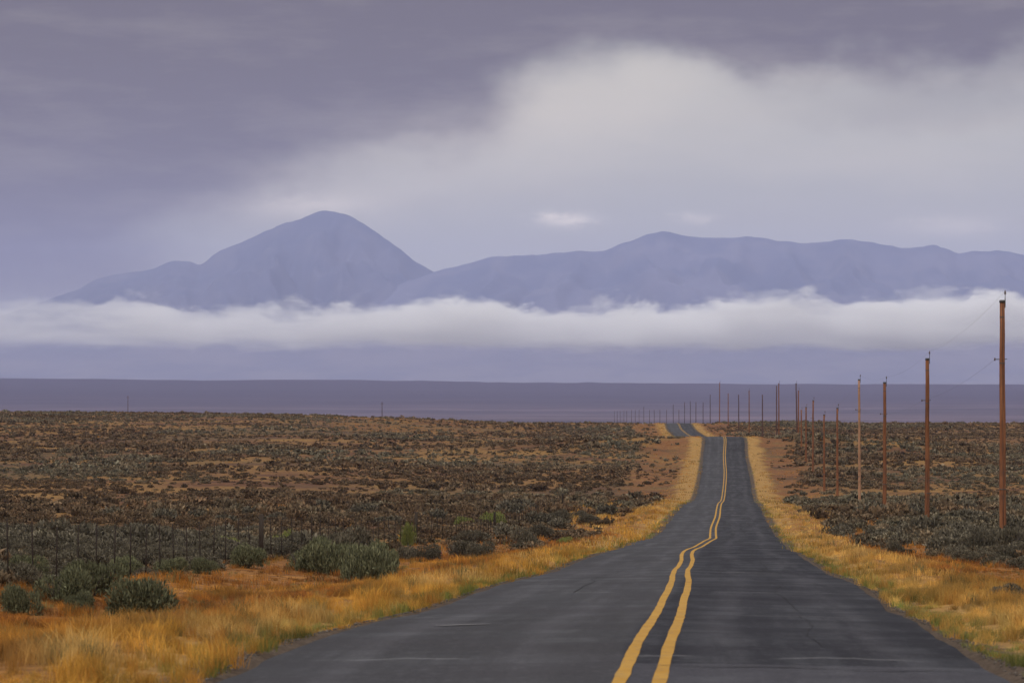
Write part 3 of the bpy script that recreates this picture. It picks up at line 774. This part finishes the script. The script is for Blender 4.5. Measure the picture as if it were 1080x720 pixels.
# ------------------------------------------------------------------ grasses
def tuft(seed, nb, h, spread, w, lean=.5):
    r = np.random.default_rng(seed)
    b = np.stack([r.normal(0, spread, nb), r.normal(0, spread, nb), np.full(nb, -.02)], 1)
    a = r.uniform(0, 6.283, nb); ln = np.abs(r.normal(0, lean, nb))
    hh = h*r.uniform(.55, 1.25, nb)
    dirx = np.cos(a)*ln*hh; diry = np.sin(a)*ln*hh
    sa = r.uniform(0, 3.14, nb); sx_ = np.cos(sa)*w*.5; sy_ = np.sin(sa)*w*.5
    mid = b + np.stack([dirx*.35, diry*.35, hh*.6], 1); tip = b + np.stack([dirx, diry, hh*.97], 1)
    side = np.stack([sx_, sy_, np.zeros(nb)], 1)
    v = np.stack([b-side, b+side, mid+side*.8, mid-side*.8, tip], 1).reshape(-1, 3)
    i = np.arange(nb)*5
    T = np.concatenate([np.stack([i, i+1, i+2], 1), np.stack([i, i+2, i+3], 1), np.stack([i+3, i+2, i+4], 1)])
    t = r.uniform(.75, 1.25, nb)[:, None]
    return v, T, np.repeat(np.ones((nb, 3))*t, 5, 0)
GOLD = np.array([.47, .245, .042]); STRAW = np.array([.52, .35, .13]); ORNG = np.array([.42, .165, .026]); RUST = np.array([.20, .075, .022]); GREEN = np.array([.15, .165, .038]); OLIVE = np.array([.15, .13, .05])
def grass_layer(name, label, d0, d1, dens, tv, hs, mg=.03, smin=3.68, smax=60., sel=None, step=None):
    X, D = scatter(d0, d1, dens, mg)
    if d0 < 30: 
        pass
    s = X - f_xm(D); a = np.abs(s)
    n1 = fbm(X/1.6, D/2.4, 91); n2 = fbm(X/6, D/9, 92); n3 = fbm(X/19, D/27, 93, 3)
    edge = smin + .35*(n1-.3) + .25*(fbm(X/.5, D/.7, 94, 2)-.3)
    keep = (a > edge) & (a < smax)
    left = s < 0
    bmp = sst(170, 230, D)*sst(380, 330, D)
    gwid = np.where(left, 1.45 + 6.9*bmp, 1.7 + .8*sst(60, 110, D) + 4.5*bmp) + (2.0 + 3*bmp)*(n2-.5) + 5*(n3-.5)*sst(250, 400, D) + 2.5*(fbm(X/3, D/14, 96, 2)-.5)*sst(150, 300, D)            # width of the golden band
    band_ = 1-sst(0, 1.3, a-3.9-gwid)
    pr = np.where(band_ > .5, .55+.45*sst(.35, .5, fbm(X/.9, D/1.2, 98, 2)), .75+.25*sst(.35, .6, n2))
    pr = pr*np.where((a > 12.5), .45, 1.)
    if sel is not None: pr = pr*sel(X, D, s, n1, n2, n3)
    keep &= rng.random(len(X)) < pr
    X, D, s, a, n1, n2, n3, band_, left = [q[keep] for q in (X, D, s, a, n1, n2, n3, band_, left)]
    n0 = np.clip((fbm(X/.75, D/1.3, 97, 2)-.5)*2.1+.5, 0, 1); h = (band_*(.10+.66*n0+.10*n1)*(1-.12*(s > 0)) + (1-band_)*(.10+.90*n0*n1))
    t = rng.random(len(X))
    c = GOLD[None]*np.ones((len(X), 1))
    c = np.where(left[:, None], c, c*.75 + STRAW*.25)
    c = c*(1-.35*sst(200, 420, D))[:, None]
    c = c*(1-sst(.45, .7, n1)[:, None]*.7) + STRAW*sst(.45, .7, n1)[:, None]*.7
    inner = (1-band_)[:, None]
    oc = ORNG*(1-sst(.40, .66, n3*.5+t*.5)[:, None]) + RUST*sst(.40, .66, n3*.5+t*.5)[:, None]
    oc = oc*(1-.5*sst(.5, .7, n2)[:, None]) + GOLD*.5*sst(.5, .7, n2)[:, None]
    c = c*(1-inner) + oc*inner
    gr = (sst(.95, .15, a-3.8-.6*n2)*sst(.41, .57, n1*.6+t*.4+.05+.04*(s > 0))*.95)[:, None]
    c = c*(1-gr) + GREEN*gr
    ol = ((t > .89) & (a > 5))[:, None]*1.
    c = c*(1-ol) + OLIVE*ol
    h = h*(1-.35*gr[:, 0])
    k_ = np.clip((fbm(X/.9, D/1.6, 99, 2)-.5)*1.5+.5, 0, 1)[:, None]; c = c*rng.uniform(.75, 1.25, (len(X), 1))*(.42 + 1.16*k_)
    mx_ = (rng.random((len(X), 1)) < np.where(left, .2, .08)[:, None])*band_[:, None]; c = c*(1-mx_*.6) + ORNG*mx_*.6
    Z = ground(X, D)
    sz = hs*h*rng.uniform(.75, 1.25, len(X))
    v, T, cc = merge(tv, X, D, Z, np.maximum(sz*1.1, .5*hs), sz, c)
    print(name, len(X), len(T))
    return v, T, cc
gp = []
tv1 = [tuft(500+i, 46, .36, .085, .0085, .42) for i in range(8)]
tv2 = [tuft(520+i, 20, .36, .12, .018, .42) for i in range(8)]
tv3 = [tuft(540+i, 10, .38, .22, .045, .4) for i in range(6)]
tv4 = [tuft(560+i, 7, .36, .40, .08, .4) for i in range(6)]
gp.append(grass_layer('g1', '', 18, 60, 17, tv1, 1.0, smax=14, mg=.14))
gp.append(grass_layer('g2', '', 60, 120, 6.5, tv2, 1.0, smax=15, mg=.08))
gp.append(grass_layer('g3', '', 120, 270, 1.9, tv3, 1.05, smax=60, sel=lambda X, D, s, n1, n2, n3: np.where(np.abs(s) < 14, 1, .5*sst(.45, .6, n3))))
redstrip = lambda X, D, s, n1, n2, n3: np.where((np.abs(s) > 7) & (np.abs(s) < 14) & (D > 380), .8*sst(.35, .55, n2), np.where(np.abs(s) > 14, np.where((CX+F*X/D > 350) & (CX+F*X/D < 580) & (D > 680), 1., .35*sst(.5, .6, n3)), 1))
gp.append(grass_layer('g4', '', 270, 900, .60, tv4, 1.0, mg=.015, smax=200, sel=redstrip))
V = np.concatenate([g[0] for g in gp]); C = np.concatenate([g[2] for g in gp])
T = []; b0 = 0
for g in gp: T.append(g[1]+b0); b0 += len(g[0])
gr = link(bpy.data.objects.new('dry_grass', np_mesh('dry_grass', V, np.concatenate(T), M_grass, cols=C)))
tag(gr, 'golden and orange dry grass with green tufts along the road and across the verge', 'grass', kind='stuff')

# gravel crumbs along the pavement edge
ng = 3200
D = rng.uniform(20, 110, ng)**1.0; sd = np.where(rng.random(ng) < .5, -1, 1); off_ = 3.68 + np.abs(rng.normal(0, .28, ng))
X = f_xm(D) + sd*off_
r = np.random.default_rng(3); 
vv = np.array([(1,0,0),(-.8,.1,0),(0,.9,.1),(.1,-1,0),(0,0,.7),(0,0,-.5)], float); tt = np.array([(0,2,4),(2,1,4),(1,3,4),(3,0,4),(2,0,5),(1,2,5),(3,1,5),(0,3,5)])
v, T, c = merge([(vv, tt, np.ones((6, 3)))], X, D, ground(X, D)+.005, rng.uniform(.008, .030, ng), rng.uniform(.008, .022, ng), rng.uniform(.05, .15, (ng, 1))*np.array([[1, .82, .68]]))
tag(link(bpy.data.objects.new('gravel', np_mesh('gravel', v, T, M_sage, cols=c))), 'loose grey gravel along both edges of the pavement', 'gravel', kind='stuff')

# ------------------------------------------------------------------ sky and light
SUN_EL, SUN_AZ = math.radians(48), math.radians(-140)      # azimuth from +Y, towards +X: behind and to the left
W = bpy.data.worlds.new('World'); S.world = W; W.use_nodes = True; nt = W.node_tree; n = N(nt)
bg = nt.nodes['Background']
sky = n.new('ShaderNodeTexSky', sky_type='NISHITA'); sky.sun_disc = False; sky.sun_elevation = SUN_EL; sky.sun_rotation = SUN_AZ
sky.air_density = 1.5; sky.dust_density = 3.0
tc = n.new('ShaderNodeTexCoord'); dx, dy, dz = n.sep(tc.outputs['Generated'])
az = n.m('MULTIPLY', n.m('ARCTAN2', dx, dy), F)            # azimuth and elevation of the sky direction
el = n.m('MULTIPLY', n.m('ARCSINE', dz), F)
u0 = n.m('ADD', az, CX); v0 = n.m('SUBTRACT', HY, el)
wv = n.vec(n.m('MULTIPLY', az, 1/330.), n.m('MULTIPLY', el, 1/190.))
w1 = n.m('SUBTRACT', n.noise(wv, 1., 5, .55), .5); w2 = n.m('SUBTRACT', n.noise(n.vec(n.m('MULTIPLY', az, 1/300.), n.m('MULTIPLY', el, 1/170.), 9.), 1., 5, .55), .5)
u = n.m('ADD', u0, n.m('MULTIPLY', w1, 330.)); v = n.m('ADD', v0, n.m('MULTIPLY', w2, 170.))
def blob(cx, cy, sx_, sy_, amp, uu=u, vv_=v, rot=0.):
    a = n.m('SUBTRACT', uu, float(cx)); b_ = n.m('SUBTRACT', vv_, float(cy))
    if rot:
        c_, s_ = math.cos(rot), math.sin(rot)
        a, b_ = n.m('ADD', n.m('MULTIPLY', a, c_), n.m('MULTIPLY', b_, s_)), n.m('SUBTRACT', n.m('MULTIPLY', b_, c_), n.m('MULTIPLY', a, s_))
    a = n.m('DIVIDE', a, float(sx_)); b_ = n.m('DIVIDE', b_, float(sy_))
    e = n.m('EXPONENT', n.m('MULTIPLY', n.m('ADD', n.m('MULTIPLY', a, a), n.m('MULTIPLY', b_, b_)), -1.))
    return n.m('MULTIPLY', e, amp)
def total(bs):
    t = bs[0]
    for q in bs[1:]: t = n.m('ADD', t, q)
    return t
dark = total([blob(40, 60, 300, 150, 1.0), blob(300, 60, 190, 95, .60), blob(130, 170, 220, 60, .45), blob(450, 85, 165, 70, .70), blob(420, 0, 220, 55, .35), blob(700, -12, 230, 52, .95), blob(970, 18, 330, 66, 1.0),
    blob(900, 118, 170, 26, .26), blob(760, 62, 120, 22, .25), blob(-20, 265, 240, 110, .85), blob(-600, 80, 500, 260, .9), blob(1700, 20, 500, 150, .7)])
dark = n.rng(dark, .12, 1.0, 0., 1.05)
lite = total([blob(655, 112, 135, 34, .40, rot=-.12), blob(480, 165, 230, 42, .36, rot=-.2), blob(360, 212, 110, 20, .25), blob(720, 150, 300, 60, .14), blob(1010, 120, 110, 22, .16), blob(900, 165, 240, 26, .20)])
fine = n.m('MULTIPLY', n.m('SUBTRACT', n.noise(n.vec(n.m('MULTIPLY', az, 1/190.), n.m('MULTIPLY', el, 1/42.), 4.), 1., 7, .6), .5), .95)
# small bright clouds
w3 = n.m('MULTIPLY', n.m('SUBTRACT', n.noise(n.vec(n.m('MULTIPLY', az, 1/24.), n.m('MULTIPLY', el, 1/11.), 2.), 1., 5, .65), .5), 1.)
us = n.m('ADD', u0, n.m('MULTIPLY', w3, 70.)); vs = n.m('ADD', v0, n.m('MULTIPLY', w3, 16.))
puff = total([blob(598, 232, 26, 7, .75, us, vs), blob(735, 231, 20, 5, .30, us, vs), blob(1000, 240, 50, 10, .28, us, vs), blob(335, 216, 52, 9, .30, us, vs), blob(300, 222, 50, 12, .14, us, vs)])
mid_c = (.56, .54, .475); dark_c = (.120, .088, .100); lite_c = (.84, .755, .62)
c = n.mix(n.m('MAXIMUM', n.m('MINIMUM', n.m('ADD', dark, n.m('MULTIPLY', fine, .55)), 1.), 0.), mid_c, dark_c)
c = n.mix(n.m('MAXIMUM', n.m('MINIMUM', n.m('ADD', lite, n.m('MULTIPLY', fine, .55)), 1.), 0.), c, lite_c)
c = n.mix(n.m('MINIMUM', puff, 1.), c, (1.25, 1.1, .92))
# overcast ceiling overhead is thinner and brighter than the low shelf cloud ahead
hi = n.rng(dz, .16, .55)
ov = n.noise(tc.outputs['Generated'], 3.2, 6, .55)
over = n.mix(n.rng(ov, .35, .65), (.95, .95, 1.0), (1.5, 1.48, 1.5))
back = n.rng(dy, .55, -.35)
c = n.mix(n.m('MAXIMUM', hi, n.m('MULTIPLY', back, .55)), c, over)
sk = n.mix(1., sky.outputs[0], (.09, .09, .09), 'MULTIPLY')
c = n.mix(.93, sk, c)
n.l(c, bg.inputs['Color']); bg.inputs['Strength'].default_value = 1.0
sl = bpy.data.lights.new('sun', 'SUN'); sl.energy = 1.3; sl.angle = math.radians(14); sl.color = (1., .95, .88)
so = link(bpy.data.objects.new('sun', sl))
dv = Vector((math.sin(SUN_AZ)*math.cos(SUN_EL), math.cos(SUN_AZ)*math.cos(SUN_EL), math.sin(SUN_EL)))
so.rotation_euler = (-dv).to_track_quat('-Z', 'Y').to_euler()

# ------------------------------------------------------------------ camera and render
cam = bpy.data.cameras.new('camera'); cam.lens = 100; cam.sensor_width = 36; cam.clip_start = .5; cam.clip_end = 80000
cam.dof.use_dof = True; cam.dof.focus_distance = 190; cam.dof.aperture_fstop = 5.0
co = link(bpy.data.objects.new('camera', cam)); co.location = (0, 0, 0); co.rotation_euler = (math.radians(90)+math.atan(35/F), 0, 0)
S.camera = co
S.view_settings.view_transform = 'Standard'; S.view_settings.look = 'None'; S.view_settings.exposure = 0; S.view_settings.gamma = 1
S.render.engine = 'CYCLES'
cy = S.cycles
cy.use_denoising = True; cy.max_bounces = 6; cy.diffuse_bounces = 2; cy.glossy_bounces = 2; cy.transmission_bounces = 2; cy.volume_bounces = 3; cy.transparent_max_bounces = 8
cy.volume_step_rate = 1.0; cy.volume_max_steps = 128
cy.use_adaptive_sampling = False
